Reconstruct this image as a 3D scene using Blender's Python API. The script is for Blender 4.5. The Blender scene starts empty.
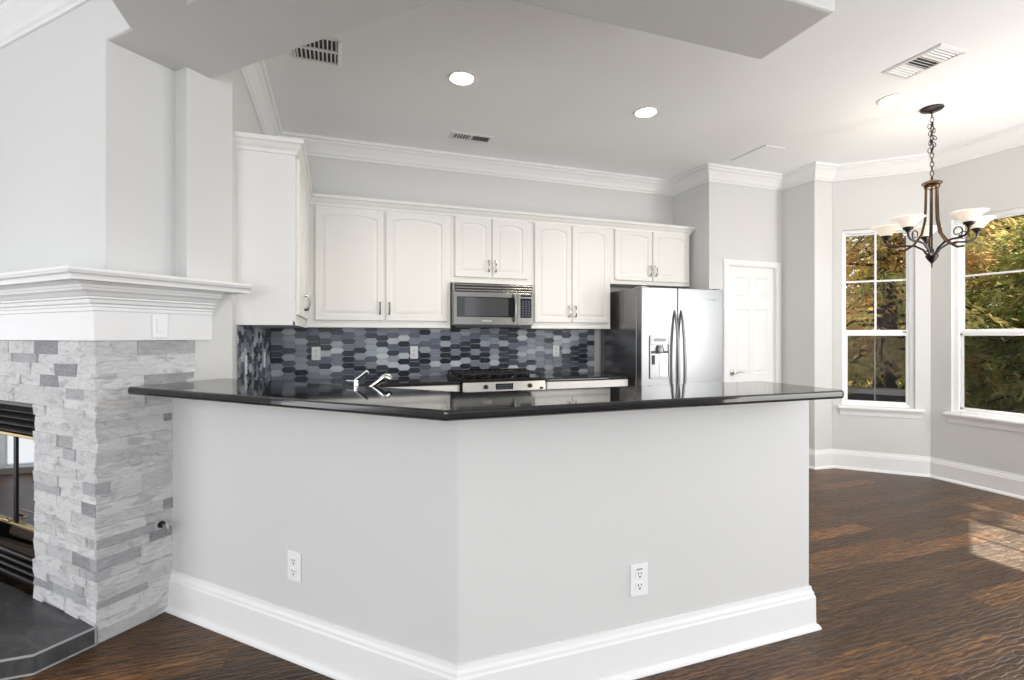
import bpy, bmesh, math, random
from mathutils import Vector, Matrix
random.seed(7)
PI = math.pi
scn = bpy.context.scene
COL = scn.collection

# ------------------------------------------------------------------ camera
FPX, HORIZON, YAW, EYE = 497.7, 336.05, 70.54, 1.32
cam_data = bpy.data.cameras.new('camera')
cam_data.sensor_width = 36.0
cam_data.lens = 36.0 * FPX / 1024.0
cam_data.shift_y = (HORIZON - 340.0) / 1024.0
cam_data.clip_start = 0.02
cam = bpy.data.objects.new('camera', cam_data)
cam.location = (0, 0, EYE)
cam.rotation_euler = (PI / 2, 0, math.radians(YAW - 90))
COL.objects.link(cam)
scn.camera = cam

# ------------------------------------------------------------------ view, sky, sun, window daylight, added lamps
scn.view_settings.view_transform = 'Standard'
scn.view_settings.look = 'None'
scn.view_settings.gamma = 1.0
scn.view_settings.use_curve_mapping = False
scn.view_settings.exposure = 0.17
scn.cycles.use_denoising = True
scn.cycles.max_bounces = 12
scn.cycles.diffuse_bounces = 8
scn.cycles.glossy_bounces = 5
scn.cycles.transparent_max_bounces = 24
scn.cycles.sample_clamp_indirect = 6.0
world = bpy.data.worlds.new('sky')
scn.world = world
world.use_nodes = True
bg = world.node_tree.nodes['Background']
bg.inputs[0].default_value = (0.84, 0.90, 1.0, 1)
bg.inputs[1].default_value = 1.7

def lamp(name, kind, loc, energy, color=(1, 1, 1), direction=None, size=(1, 1), **kw):
    d = bpy.data.lights.new(name, kind)
    d.energy = energy
    d.color = color
    if kind == 'AREA':
        d.shape = 'RECTANGLE'
        d.size, d.size_y = size
    for k, v in kw.items():
        setattr(d, k, v)
    o = bpy.data.objects.new(name, d)
    o.location = loc
    if direction is not None:
        o.rotation_euler = Vector(direction).to_track_quat('-Z', 'Y').to_euler()
    COL.objects.link(o)
    return o

lamp('sun', 'SUN', (9, 5, 8), 12.0, (1.0, 0.90, 0.74), (-1.4, -0.78, -1.865), angle=0.012)
# daylight entering through the big windows of the living room behind the camera
for i, (x, e) in enumerate(((-2.6, 60), (-0.2, 54), (2.4, 5))):
    lamp('window_and_panel_light', 'AREA', (x, -4.02, 1.55), e, (1.0, 0.985, 0.96), (0, 1, -0.05), (1.9, 2.3))
lamp('window_and_panel_light', 'AREA', (-4.52, 1.2, 1.5), 40, (1.0, 0.97, 0.93), (1, 0, 0.02), (2.2, 2.1))
lamp('window_and_panel_light', 'AREA', (-4.52, 4.38, 1.08), 4, (1.0, 0.97, 0.93), (1, 0, 0), (0.62, 2.0))  # added bright panel, unseen, put there to reflect in the fire doors
# daylight through the third bay window, right of the frame
lamp('bay_daylight', 'AREA', (5.02, 1.10, 1.5), 41, (1.0, 0.98, 0.95), (-0.7071, 0.7071, 0.10), (0.55, 1.65))
lamp('side_fill_light', 'AREA', (4.53, -0.75, 1.35), 62, (1.0, 0.985, 0.96), (-1, 0.25, 0.12), (1.9, 2.2))  # added fill lamp out of view, brightens the kitchen and its ceiling

# ------------------------------------------------------------------ materials
def mat(name, color, rough=0.5, metal=0.0, spec=0.5, **kw):
    m = bpy.data.materials.new(name)
    m.use_nodes = True
    b = m.node_tree.nodes['Principled BSDF']
    b.inputs['Base Color'].default_value = (*color, 1)
    b.inputs['Roughness'].default_value = rough
    b.inputs['Metallic'].default_value = metal
    b.inputs['Specular IOR Level'].default_value = spec
    for k, v in kw.items():
        b.inputs[k].default_value = v
    return m

class N:
    """small node builder"""
    def __init__(s, m):
        s.t = m.node_tree
        s.b = s.t.nodes['Principled BSDF']
    def new(s, kind, **kw):
        n = s.t.nodes.new(kind)
        for k, v in kw.items():
            if k.startswith('i_'):
                n.inputs[int(k[2:])].default_value = v
            else:
                setattr(n, k, v)
        return n
    def link(s, a, b):
        s.t.links.new(a, b)
    def coord(s, scale=(1, 1, 1), rot=(0, 0, 0)):
        c = s.new('ShaderNodeTexCoord')
        mp = s.new('ShaderNodeMapping')
        mp.inputs['Scale'].default_value = scale
        mp.inputs['Rotation'].default_value = rot
        s.link(c.outputs['Object'], mp.inputs['Vector'])
        return mp.outputs['Vector']
    def noise(s, vec, scale, detail=4, rough=0.55, dist=0.0):
        n = s.new('ShaderNodeTexNoise')
        n.inputs['Scale'].default_value = scale
        n.inputs['Detail'].default_value = detail
        n.inputs['Roughness'].default_value = rough
        n.inputs['Distortion'].default_value = dist
        if vec is not None:
            s.link(vec, n.inputs['Vector'])
        return n.outputs['Fac']
    def ramp(s, fac, stops, interp='LINEAR'):
        r = s.new('ShaderNodeValToRGB')
        r.color_ramp.interpolation = interp
        els = r.color_ramp.elements
        while len(els) < len(stops):
            els.new(0.5)
        for e, (p, c) in zip(els, stops):
            e.position = p
            e.color = (*c, 1) if len(c) == 3 else c
        s.link(fac, r.inputs['Fac'])
        return r.outputs['Color']
    def mix(s, fac, a, b, blend='MIX'):
        n = s.new('ShaderNodeMix', data_type='RGBA', blend_type=blend)
        for sock, v in ((n.inputs[0], fac), (n.inputs[6], a), (n.inputs[7], b)):
            if hasattr(v, 'is_linked'):
                s.link(v, sock)
            else:
                sock.default_value = v if not isinstance(v, tuple) else (*v, 1)
        return n.outputs[2]
    def bump(s, height, strength=0.3, dist=0.01):
        n = s.new('ShaderNodeBump')
        n.inputs['Strength'].default_value = strength
        n.inputs['Distance'].default_value = dist
        s.link(height, n.inputs['Height'])
        s.link(n.outputs['Normal'], s.b.inputs['Normal'])
    def color(s, c):
        s.link(c, s.b.inputs['Base Color'])

def paint(name, color, rough=0.6, bump=0.06, scale=90):
    m = mat(name, color, rough, spec=0.3)
    n = N(m)
    v = n.coord()
    n.bump(n.noise(v, scale, 3), bump, 0.004)
    f = n.noise(v, 1.3, 2)
    n.color(n.mix(f, tuple(c * 0.97 for c in color), tuple(min(1, c * 1.03) for c in color)))
    return m

M = {}
M['wall'] = paint('wall_paint', (0.66, 0.665, 0.66))
M['ceiling'] = paint('ceiling_paint', (0.895, 0.91, 0.93), 0.8, 0.05, 120)
M['trim'] = paint('trim_paint', (0.83, 0.835, 0.84), 0.35, 0.01, 60)
M['cabinet'] = paint('cabinet_paint', (0.81, 0.805, 0.785), 0.36, 0.01, 60)
M['vinyl'] = mat('window_vinyl', (0.87, 0.88, 0.89), 0.35)
M['plastic'] = mat('white_plastic', (0.84, 0.85, 0.86), 0.3)
M['slot'] = mat('dark_slot', (0.02, 0.02, 0.02), 0.6)
M['plastic_grey'] = mat('grey_plastic', (0.35, 0.35, 0.36), 0.5)  # grey plastic for buttons, badge, sash locks and panel seam
M['steel'] = mat('stainless_steel', (0.27, 0.275, 0.28), 0.36, 1.0)
M['steel_dark'] = mat('stainless_dark', (0.24, 0.232, 0.215), 0.27, 1.0)
M['pull'] = mat('satin_pull', (0.40, 0.39, 0.37), 0.18, 1.0)
M['steel_panel'] = mat('range_panel_steel', (0.50, 0.475, 0.43), 0.26, 1.0)
M['nickel'] = mat('brushed_nickel', (0.62, 0.60, 0.57), 0.28, 1.0)
M['chrome'] = mat('chrome', (0.85, 0.85, 0.86), 0.06, 1.0)
M['fridge_side'] = mat('fridge_side_grey', (0.26, 0.26, 0.265), 0.22, 0.85)
M['black_gloss'] = mat('black_glass', (0.012, 0.012, 0.013), 0.06)
M['black'] = mat('black_enamel', (0.014, 0.014, 0.014), 0.35)
M['iron'] = mat('cast_iron', (0.012, 0.012, 0.012), 0.6)
M['brass'] = mat('aged_brass', (0.50, 0.36, 0.16), 0.3, 1.0)
M['bronze'] = mat('antique_bronze', (0.105, 0.064, 0.040), 0.36, 0.9)
M['bronze_dark'] = mat('dark_bronze', (0.05, 0.045, 0.045), 0.38, 0.85)
M['vent'] = mat('vent_enamel', (0.78, 0.78, 0.78), 0.4)
M['display'] = mat('display_panel', (0.012, 0.016, 0.03), 0.12)
M['key'] = mat('keypad_print', (0.07, 0.078, 0.10), 0.4)
M['screenprint'] = mat('pale_print', (0.55, 0.56, 0.55), 0.4)
M['window_mw'] = mat('oven_window', (0.06, 0.062, 0.066), 0.10)
M['slate_trim'] = mat('hearth_edge_strip', (0.50, 0.51, 0.53), 0.35, 0.4)
M['grout'] = mat('grout', (0.42, 0.44, 0.47), 0.8)
M['curb'] = paint('kerb_concrete', (0.42, 0.41, 0.40), 0.9, 0.3, 40)

def emis(name, color, strength, base=(0.8, 0.8, 0.8)):
    m = mat(name, base, 0.4)
    b = m.node_tree.nodes['Principled BSDF']
    b.inputs['Emission Color'].default_value = (*color, 1)
    b.inputs['Emission Strength'].default_value = strength
    return m
M['downlight'] = emis('downlight_lens', (1.0, 0.88, 0.70), 40)
M['downlight_soft'] = emis('dimmed_downlight_lens', (1.0, 0.84, 0.62), 40)
M['shade'] = emis('frosted_glass_shade', (1.0, 0.86, 0.68), 0.42, (0.82, 0.76, 0.68))

# granite
m = mat('black_granite', (0.012, 0.012, 0.013), 0.05, spec=0.6)
n = N(m); v = n.coord()
sp = n.new('ShaderNodeTexVoronoi'); sp.inputs['Scale'].default_value = 260; n.link(v, sp.inputs['Vector'])
f = n.ramp(n.noise(v, 200, 3, 0.7), [(0.0, (0, 0, 0)), (0.58, (0, 0, 0)), (0.72, (1, 1, 1))])
n.color(n.mix(f, (0.009, 0.009, 0.010), (0.11, 0.105, 0.095)))
M['granite'] = m

# tile (colour per tile in a mesh attribute)
m = mat('glass_tile', (0.2, 0.22, 0.28), 0.26, spec=0.22)
n = N(m); a = n.new('ShaderNodeAttribute', attribute_name='piece_colour')
v = n.coord((6, 6, 30))
f = n.noise(v, 6, 3)
n.color(n.mix(n.ramp(f, [(0.4, (0, 0, 0)), (0.75, (0.12, 0.12, 0.12))]), a.outputs['Color'], (0.36, 0.40, 0.46)))
M['tile'] = m

# ledger stone
m = mat('ledger_stone', (0.6, 0.6, 0.62), 0.75, spec=0.25)
n = N(m); a = n.new('ShaderNodeAttribute', attribute_name='piece_colour')
v = n.coord((3.0, 3.0, 9.0), (0, 0.25, 0))
vein = n.noise(v, 3.6, 7, 0.65, 0.8)
f = n.ramp(vein, [(0.36, (1, 1, 1)), (0.50, (0, 0, 0))])
c1 = n.mix(n.mix(0.6, (0, 0, 0), f), a.outputs['Color'], (0.40, 0.41, 0.43))
f2 = n.ramp(n.noise(v, 9, 6, 0.7), [(0.40, (0, 0, 0)), (0.72, (1, 1, 1))])
n.color(n.mix(n.mix(0.35, (0, 0, 0), f2), c1, (0.80, 0.80, 0.81)))
v2 = n.coord((1, 1, 1.8))
n.bump(n.noise(v2, 30, 7, 0.72, 0.6), 0.9, 0.022)
M['stone'] = m

# slate hearth
m = mat('slate_tile', (0.05, 0.052, 0.054), 0.42)
n = N(m); v = n.coord((2, 5, 2), (0, 0, 0.5))
f = n.noise(v, 3.0, 6, 0.6, 0.4)
n.color(n.ramp(f, [(0.3, (0.035, 0.036, 0.037)), (0.55, (0.062, 0.064, 0.066)), (0.8, (0.12, 0.12, 0.12))]))
n.bump(f, 0.2, 0.01)
M['slate'] = m

# hand scraped wood floor, planks along x
m = mat('hand_scraped_wood', (0.07, 0.035, 0.018), 0.33, spec=0.30)
n = N(m); v = n.coord()
br = n.new('ShaderNodeTexBrick')
br.offset = 0.37; br.squash = 1.0
br.inputs['Color1'].default_value = (0, 0, 0, 1); br.inputs['Color2'].default_value = (1, 1, 1, 1)
br.inputs['Mortar'].default_value = (0.5, 0.5, 0.5, 1)
br.inputs['Scale'].default_value = 1.0; br.inputs['Mortar Size'].default_value = 0.0016
br.inputs['Mortar Smooth'].default_value = 0.3
br.inputs['Brick Width'].default_value = 1.15; br.inputs['Row Height'].default_value = 0.125
n.link(v, br.inputs['Vector'])
# shift the grain on every plank
addv = n.new('ShaderNodeVectorMath', operation='MULTIPLY_ADD')
n.link(br.outputs['Color'], addv.inputs[0]); addv.inputs[1].default_value = (7.3, 3.1, 0); n.link(v, addv.inputs[2])
def stretched(sx, sy, scale, detail, rough, dist):
    mp = n.new('ShaderNodeMapping'); mp.inputs['Scale'].default_value = (sx, sy, 1)
    n.link(addv.outputs[0], mp.inputs['Vector'])
    return n.noise(mp.outputs['Vector'], scale, detail, rough, dist)
grain = stretched(1.0, 11.0, 6.0, 8, 0.7, 1.2)
big = stretched(0.6, 2.4, 1.9, 4, 0.55, 0.6)
mpw = n.new('ShaderNodeMapping'); mpw.inputs['Scale'].default_value = (0.30, 1, 1); mpw.inputs['Rotation'].default_value = (0, 0, 0.03)
n.link(addv.outputs[0], mpw.inputs['Vector'])
wv = n.new('ShaderNodeTexWave', wave_type='BANDS', bands_direction='Y', wave_profile='SIN')
for k_, v_ in (('Scale', 13.0), ('Distortion', 9.0), ('Detail', 4.0), ('Detail Scale', 2.6), ('Detail Roughness', 0.55)):
    wv.inputs[k_].default_value = v_
n.link(mpw.outputs[0], wv.inputs['Vector'])
scr = wv.outputs['Fac']
base = n.ramp(grain, [(0.30, (0.022, 0.010, 0.005)), (0.45, (0.078, 0.037, 0.015)), (0.57, (0.165, 0.082, 0.031)), (0.72, (0.33, 0.185, 0.075))])
tone = n.ramp(br.outputs['Color'], [(0.0, (0.55, 0.55, 0.56)), (0.5, (0.95, 0.95, 0.95)), (1.0, (1.9, 1.75, 1.5))])
c = n.mix(1.0, base, tone, 'MULTIPLY')
c = n.mix(n.ramp(big, [(0.38, (0, 0, 0)), (0.75, (0.6, 0.6, 0.6))]), c, (0.030, 0.018, 0.012))
c = n.mix(n.ramp(scr, [(0.10, (0.62, 0.62, 0.62)), (0.55, (0, 0, 0))]), c, (0.012, 0.0065, 0.004))
c = n.mix(br.outputs['Fac'], c, (0.008, 0.004, 0.003))
n.color(c)
n.link(n.ramp(grain, [(0.3, (0.26, 0.26, 0.26)), (0.7, (0.40, 0.40, 0.40))]), n.b.inputs['Roughness'])
hmix = n.new('ShaderNodeMath', operation='MULTIPLY_ADD')
n.link(grain, hmix.inputs[0]); hmix.inputs[1].default_value = 0.35; n.link(scr, hmix.inputs[2])
hm2 = n.new('ShaderNodeMath', operation='SUBTRACT'); n.link(hmix.outputs[0], hm2.inputs[0]); n.link(br.outputs['Fac'], hm2.inputs[1])
n.bump(hm2.outputs[0], 0.45, 0.005)
M['floor'] = m

# glass panes / screens / fireplace glass
def glass(name, tint, alpha_gloss, rough=0.0):
    m = bpy.data.materials.new(name); m.use_nodes = True
    t = m.node_tree; t.nodes.clear()
    out = t.nodes.new('ShaderNodeOutputMaterial'); mx = t.nodes.new('ShaderNodeMixShader')
    tr = t.nodes.new('ShaderNodeBsdfTransparent'); tr.inputs[0].default_value = (*tint, 1)
    gl = t.nodes.new('ShaderNodeBsdfGlossy'); gl.inputs['Roughness'].default_value = rough
    fr = t.nodes.new('ShaderNodeFresnel'); fr.inputs[0].default_value = alpha_gloss
    t.links.new(fr.outputs[0], mx.inputs[0]); t.links.new(tr.outputs[0], mx.inputs[1]); t.links.new(gl.outputs[0], mx.inputs[2])
    t.links.new(mx.outputs[0], out.inputs[0])
    return m
M['glass'] = glass('window_glass', (0.98, 0.985, 0.985), 1.10)
M['fire_glass'] = glass('fire_door_glass', (0.10, 0.10, 0.10), 4.5)
m = bpy.data.materials.new('insect_screen'); m.use_nodes = True
t = m.node_tree; t.nodes.clear()
out = t.nodes.new('ShaderNodeOutputMaterial'); mx = t.nodes.new('ShaderNodeMixShader'); mx.inputs[0].default_value = 0.34
tr = t.nodes.new('ShaderNodeBsdfTransparent'); df = t.nodes.new('ShaderNodeBsdfDiffuse'); df.inputs[0].default_value = (0.022, 0.023, 0.027, 1)
t.links.new(tr.outputs[0], mx.inputs[1]); t.links.new(df.outputs[0], mx.inputs[2]); t.links.new(mx.outputs[0], out.inputs[0])
M['screen'] = m

# foliage, bark, lawn
def leafmat(name, cols):
    m = mat(name, cols[0], 0.6, spec=0.2)
    n = N(m); a = n.new('ShaderNodeAttribute', attribute_name='piece_colour')
    sep = n.new('ShaderNodeSeparateColor'); n.link(a.outputs['Color'], sep.inputs[0])
    c = n.ramp(sep.outputs[0], [(i / (len(cols) - 1), c) for i, c in enumerate(cols)])
    n.color(c)
    tl = n.new('ShaderNodeBsdfTranslucent'); mx = n.new('ShaderNodeMixShader', i_0=0.6)
    n.link(c, tl.inputs[0]); n.link(n.b.outputs[0], mx.inputs[1]); n.link(tl.outputs[0], mx.inputs[2])
    n.link(mx.outputs[0], n.t.nodes['Material Output'].inputs[0])
    return m
M['leaf_gold'] = leafmat('autumn_needles', [(0.20, 0.25, 0.07), (0.40, 0.42, 0.14), (0.70, 0.56, 0.21), (0.70, 0.40, 0.18), (0.45, 0.22, 0.11)])
M['leaf_green'] = leafmat('green_gold_needles', [(0.08, 0.11, 0.03), (0.25, 0.31, 0.09), (0.44, 0.47, 0.16), (0.56, 0.46, 0.19), (0.36, 0.20, 0.09)])
M['leaf_dark'] = leafmat('evergreen_needles', [(0.008, 0.016, 0.006), (0.02, 0.04, 0.012), (0.05, 0.07, 0.02)])
M['bark'] = paint('bark', (0.07, 0.05, 0.04), 0.9, 0.6, 30)
m = mat('dark_brick', (0.08, 0.06, 0.055), 0.85, spec=0.2)
n = N(m); v = n.coord((1, 1, 1), (PI / 2, 0, 0))
b_ = n.new('ShaderNodeTexBrick')
for k_, c_ in (('Color1', (0.075, 0.055, 0.05, 1)), ('Color2', (0.035, 0.03, 0.032, 1)), ('Mortar', (0.12, 0.11, 0.10, 1))): b_.inputs[k_].default_value = c_
for k_, v_ in (('Scale', 1.0), ('Brick Width', 0.22), ('Row Height', 0.075), ('Mortar Size', 0.006)): b_.inputs[k_].default_value = v_
n.link(v, b_.inputs['Vector']); n.color(b_.outputs['Color'])
M['brick'] = m
M['lawn'] = paint('lawn', (0.05, 0.07, 0.02), 0.95, 0.5, 70)

# ------------------------------------------------------------------ mesh builder
class MB:
    def __init__(s):
        s.bm = bmesh.new()
        s.cols = []          # (face, colour)
    def box(s, a, b, mtx=None, col=None):
        x0, y0, z0 = a; x1, y1, z1 = b
        vs = [s.bm.verts.new(p) for p in ((x0, y0, z0), (x1, y0, z0), (x1, y1, z0), (x0, y1, z0), (x0, y0, z1), (x1, y0, z1), (x1, y1, z1), (x0, y1, z1))]
        if mtx is not None:
            for q in vs: q.co = mtx @ q.co
        for ids in ((0, 3, 2, 1), (4, 5, 6, 7), (0, 1, 5, 4), (1, 2, 6, 5), (2, 3, 7, 6), (3, 0, 4, 7)):
            f = s.bm.faces.new([vs[i] for i in ids])
            if col: s.cols.append((f, col))
        return vs
    def prism(s, poly, z0, z1):
        lo = [s.bm.verts.new((x, y, z0)) for x, y in poly]
        hi = [s.bm.verts.new((x, y, z1)) for x, y in poly]
        k = len(poly)
        for i in range(k):
            s.bm.faces.new((lo[i], lo[(i + 1) % k], hi[(i + 1) % k], hi[i]))
        s.bm.faces.new(hi); s.bm.faces.new(lo[::-1])
        return s
    def rings(s, rings, cap0=True, cap1=True, closed=True):
        R = [[s.bm.verts.new(p) for p in r] for r in rings]
        for a, b in zip(R, R[1:]):
            k = len(a)
            for i in range(k if closed else k - 1):
                s.bm.faces.new((a[i], a[(i + 1) % k], b[(i + 1) % k], b[i]))
        if cap0: s.bm.faces.new(R[0][::-1])
        if cap1: s.bm.faces.new(R[-1])
        return s
    def lathe(s, prof, c=(0, 0, 0), seg=24, mtx=None, cap0=True, cap1=True):
        rings = []
        for r, z in prof:
            rr = []
            for i in range(seg):
                p = Vector((r * math.cos(2 * PI * i / seg), r * math.sin(2 * PI * i / seg), z))
                if mtx is not None: p = mtx @ p
                rr.append(p + Vector(c))
            rings.append(rr)
        return s.rings(rings, cap0, cap1)
    def tube(s, pts, r, seg=8, close=False):
        pts = [Vector(p) for p in pts]
        rad = r if isinstance(r, (list, tuple)) else [r] * len(pts)
        rings = []
        prev = None
        k = len(pts)
        for i, p in enumerate(pts):
            if close:
                t = (pts[(i + 1) % k] - pts[i - 1]).normalized()
            else:
                t = (pts[min(i + 1, k - 1)] - pts[max(i - 1, 0)]).normalized()
            if prev is None:
                u = t.orthogonal().normalized()
            else:
                u = (prev - t * prev.dot(t))
                u = u.normalized() if u.length > 1e-6 else t.orthogonal().normalized()
            prev = u
            w = t.cross(u)
            rings.append([p + (u * math.cos(2 * PI * j / seg) + w * math.sin(2 * PI * j / seg)) * rad[i] for j in range(seg)])
        if close:
            rings.append(rings[0])
            return s.rings(rings, False, False)
        return s.rings(rings)
    def sweep(s, path, prof):
        """profile (out, z) carried along a 2-D path; out = to the right of travel; mitred."""
        P = [Vector(p) for p in path]
        rings = []
        for i, p in enumerate(P):
            nr = []
            if i > 0:
                d = (P[i] - P[i - 1]).normalized(); nr.append(Vector((d.y, -d.x)))
            if i < len(P) - 1:
                d = (P[i + 1] - P[i]).normalized(); nr.append(Vector((d.y, -d.x)))
            if len(nr) == 1:
                mv = nr[0]
            else:
                b = (nr[0] + nr[1]).normalized(); mv = b / max(0.2, b.dot(nr[0]))
            rings.append([(p.x + mv.x * o, p.y + mv.y * o, z) for o, z in prof])
        return s.rings(rings)
    def mesh(s, name):
        bmesh.ops.recalc_face_normals(s.bm, faces=s.bm.faces[:])
        me = bpy.data.meshes.new(name)
        if s.cols:
            s.bm.faces.index_update()
            cm = {f.index: c for f, c in s.cols if f.is_valid}
        s.bm.to_mesh(me)
        if s.cols:
            at = me.attributes.new('piece_colour', 'FLOAT_COLOR', 'FACE')
            buf = []
            for i in range(len(me.polygons)):
                buf.extend((*cm.get(i, (0.5, 0.5, 0.5)), 1.0))
            at.data.foreach_set('color', buf)
        s.bm.free()
        return me

def obj(name, mb, material, parent=None, bevel=0.0, smooth=False, loc=None, rz=None, seg=2):
    me = mb.mesh(name)
    me.materials.append(material)
    o = bpy.data.objects.new(name, me)
    COL.objects.link(o)
    if parent is not None: o.parent = parent
    if loc is not None: o.location = loc
    if rz is not None: o.rotation_euler = (0, 0, rz)
    if smooth:
        me.polygons.foreach_set('use_smooth', [True] * len(me.polygons))
        try:
            me.set_sharp_from_angle(angle=math.radians(35))
        except Exception:
            pass
    if bevel:
        b = o.modifiers.new('bevel', 'BEVEL')
        b.width = bevel; b.segments = seg; b.limit_method = 'ANGLE'; b.angle_limit = math.radians(35)
        b.use_clamp_overlap = True
    return o

def tag(o, label, cat, group=None):
    o['label'] = label; o['category'] = cat
    if group: o['group'] = group
    return o

def thing(name, label, cat, loc=(0, 0, 0), rz=0.0, group=None):
    o = bpy.data.objects.new(name, None)
    o.empty_display_size = 0.1
    o.location = loc; o.rotation_euler = (0, 0, rz)
    COL.objects.link(o)
    return tag(o, label, cat, group)

def struct(name, mb, material, parent=None, bevel=0.0, loc=None, rz=None):
    o = obj(name, mb, material, parent, bevel, loc=loc, rz=rz)
    o['kind'] = 'structure'
    return o

def struct_root(name, loc, rz=0.0):
    o = bpy.data.objects.new(name, None)
    o.location = loc; o.rotation_euler = (0, 0, rz); o['kind'] = 'structure'
    COL.objects.link(o)
    return o

def copy_tree(o, parent=None):
    c = o.copy()
    COL.objects.link(c)
    if parent is not None: c.parent = parent
    for ch in list(o.children):
        copy_tree(ch, c)
    return c

def bx(*args):
    mb = MB()
    for a, b in args: mb.box(a, b)
    return mb

CEIL = 3.01
R45 = -PI / 4
S2 = math.sqrt(2)
FO = Vector((-0.96, 2.60))             # fireplace corner; its own frame: x to the right along its front, y into the wall
def fp(x, y):
    return (FO.x + (x + y) / S2, FO.y + (y - x) / S2)

# ------------------------------------------------------------------ room shell
struct('floor', bx(((-4.6, -4.1, -0.08), (5.6, 4.9, 0.0))), M['floor'])
struct('ceiling', bx(((-4.6, -4.1, CEIL), (5.6, 5.0, CEIL + 0.1))), M['ceiling'])
# fireplace wall: over-mantel plane, recess and the return to the kitchen wall
wf = MB().prism([fp(-0.56, 0.078), fp(-0.11, 0.078), fp(-0.11, 0.379), fp(-0.014, 0.379), fp(-0.014, 0.622), (-0.70, 3.22), fp(-0.56, 0.62)], 0, CEIL)
wf.prism([fp(-2.9, 0.078), fp(-1.62, 0.078), fp(-1.62, 0.62), fp(-2.9, 0.62)], 0, CEIL)
wf.prism([fp(-1.62, 0.078), fp(-0.56, 0.078), fp(-0.56, 0.62), fp(-1.62, 0.62)], 1.0, CEIL)
struct('wall_fireplace', wf, M['wall'])
struct('wall_left', bx(((-0.68, 3.05, 0), (-0.53, 4.76, CEIL))), M['wall'])
struct('wall_back', bx(((-0.68, 4.61, 0), (3.62, 4.76, CEIL))), M['wall'])
struct('wall_pantry_side', bx(((3.53, 4.17, 0), (3.65, 4.62, CEIL))), M['wall'])
struct('wall_pantry_front', bx(((3.53, 4.05, 0), (3.765, 4.17, CEIL)), ((3.765, 4.05, 2.045), (4.378, 4.17, CEIL)), ((4.378, 4.05, 0), (4.62, 4.17, CEIL))), M['wall'])
struct('wall_pantry_rear', bx(((3.65, 4.17, 0), (4.66, 4.30, CEIL))), M['wall'])
struct('wall_bay_return', MB().prism([(4.487, 4.06), (4.487, 3.665), (4.709, 3.649), (4.80, 3.75), (4.62, 4.06)], 0, CEIL), M['wall'], bevel=0.006)

def wall_open(name, P, rz, length, ops, t=0.16):
    """wall from P along local x; room on local -y side; openings (s0,s1,z0,z1)"""
    mb = MB()
    s = 0.0
    for s0, s1, z0, z1 in ops:
        mb.box((s, 0, 0), (s0, t, CEIL)); mb.box((s0, 0, 0), (s1, t, z0)); mb.box((s0, 0, z1), (s1, t, CEIL))
        s = s1
    mb.box((s, 0, 0), (length, t, CEIL))
    return struct(name, mb, M['wall'], loc=(P[0], P[1], 0), rz=rz)

BAY_A = (4.709, 3.649); BAY_B = (5.262, 3.096)
L45 = 0.782
wall_open('wall_bay_left', BAY_A, R45, L45, [(0.082, 0.668, 0.60, 2.375)])
wall_open('wall_bay_center', BAY_B, -PI / 2, 1.72, [(0.165, 1.555, 0.60, 2.375)])
BAY_C = (5.262, 1.376)
wall_open('wall_bay_right', BAY_C, -PI / 2 + R45, L45, [(0.082, 0.668, 0.60, 2.375)])
struct('wall_bay_end', MB().prism([(4.709, 0.823), (4.50, 0.81), (4.55, 0.70), (4.85, 0.72)], 0, CEIL), M['wall'])
wall_open('wall_right', (4.50, 0.81), -PI / 2, 4.9, [(0.55, 2.57, 0.12, 2.5)])  # opening added out of view to hold the side fill lamp
# living room behind the camera: walls with window openings
wall_open('wall_rear', (4.6, -3.9, 0), PI, 9.2, [(1.15, 3.15, 0.35, 2.75), (3.75, 5.85, 0.35, 2.75), (6.2, 8.2, 0.35, 2.75)])
wall_open('wall_living', (-4.4, -4.0, 0), PI / 2, 8.8, [(4.0, 6.4, 0.4, 2.6), (8.05, 8.70, 0.06, 2.1)])  # last opening added for the panel lamp that reflects in the fire doors
struct('wall_living_far', bx(((-4.5, 4.76, 0), (-2.0, 4.9, CEIL))), M['wall'])

# dropped header that follows the bar, with the beam running back over the living room
struct('wall_header', MB().prism([(1.95, 1.495), (1.95, 1.88), (0.477, 1.88), (-0.61, 2.967), (-0.75, 3.1), (-1.12, 2.871), (-0.85, 2.601), (-0.85, -3.9), (-0.567, -3.9), (-0.567, 2.318), (0.256, 1.495)], 2.66, CEIL), M['wall'], bevel=0.012)

# half-height bar wall
PW = [(-0.79, 2.865), (0.395, 1.68), (2.025, 1.68), (2.025, 1.80), (0.445, 1.80), (-0.695, 2.94)]
struct('wall_bar', MB().prism(PW, 0, 1.0625), M['wall'], bevel=0.006)

# mouldings
CROWN = [(0, 2.871), (0.012, 2.871), (0.016, 2.884), (0.028, 2.892), (0.040, 2.918), (0.066, 2.956), (0.086, 2.972), (0.090, 2.984), (0.108, 2.988), (0.112, CEIL), (0, CEIL)]
BASE = [(0, 0), (0.034, 0), (0.033, 0.008), (0.026, 0.020), (0.019, 0.024), (0.018, 0.142), (0.014, 0.150), (0.013, 0.160), (0.007, 0.172), (0.005, 0.187), (0, 0.187)]
struct('trim_1', MB().sweep([(-0.53, 3.02), (-0.53, 4.61), (3.53, 4.61), (3.53, 4.05), (4.487, 4.05), (4.487, 3.663), (4.709, 3.649), (5.262, 3.096), (5.262, 1.376), (4.709, 0.823), (4.50, 0.81), (4.50, -3.9)], CROWN), M['trim'])
struct('trim_2', MB().sweep([fp(-2.8, 0.078), (-0.85, 2.601), ], CROWN), M['trim'])
struct('baseboard_bar', MB().sweep([(-0.775, 2.85), (0.395, 1.68), (2.025, 1.68), (2.025, 1.80)], BASE), M['trim'])
struct('baseboard_bay', MB().sweep([(4.487, 4.05), (4.487, 3.663), (4.709, 3.649), (5.262, 3.096), (5.262, 1.376), (4.709, 0.823), (4.50, 0.81), (4.50, 0.30)], BASE), M['trim'])

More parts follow.
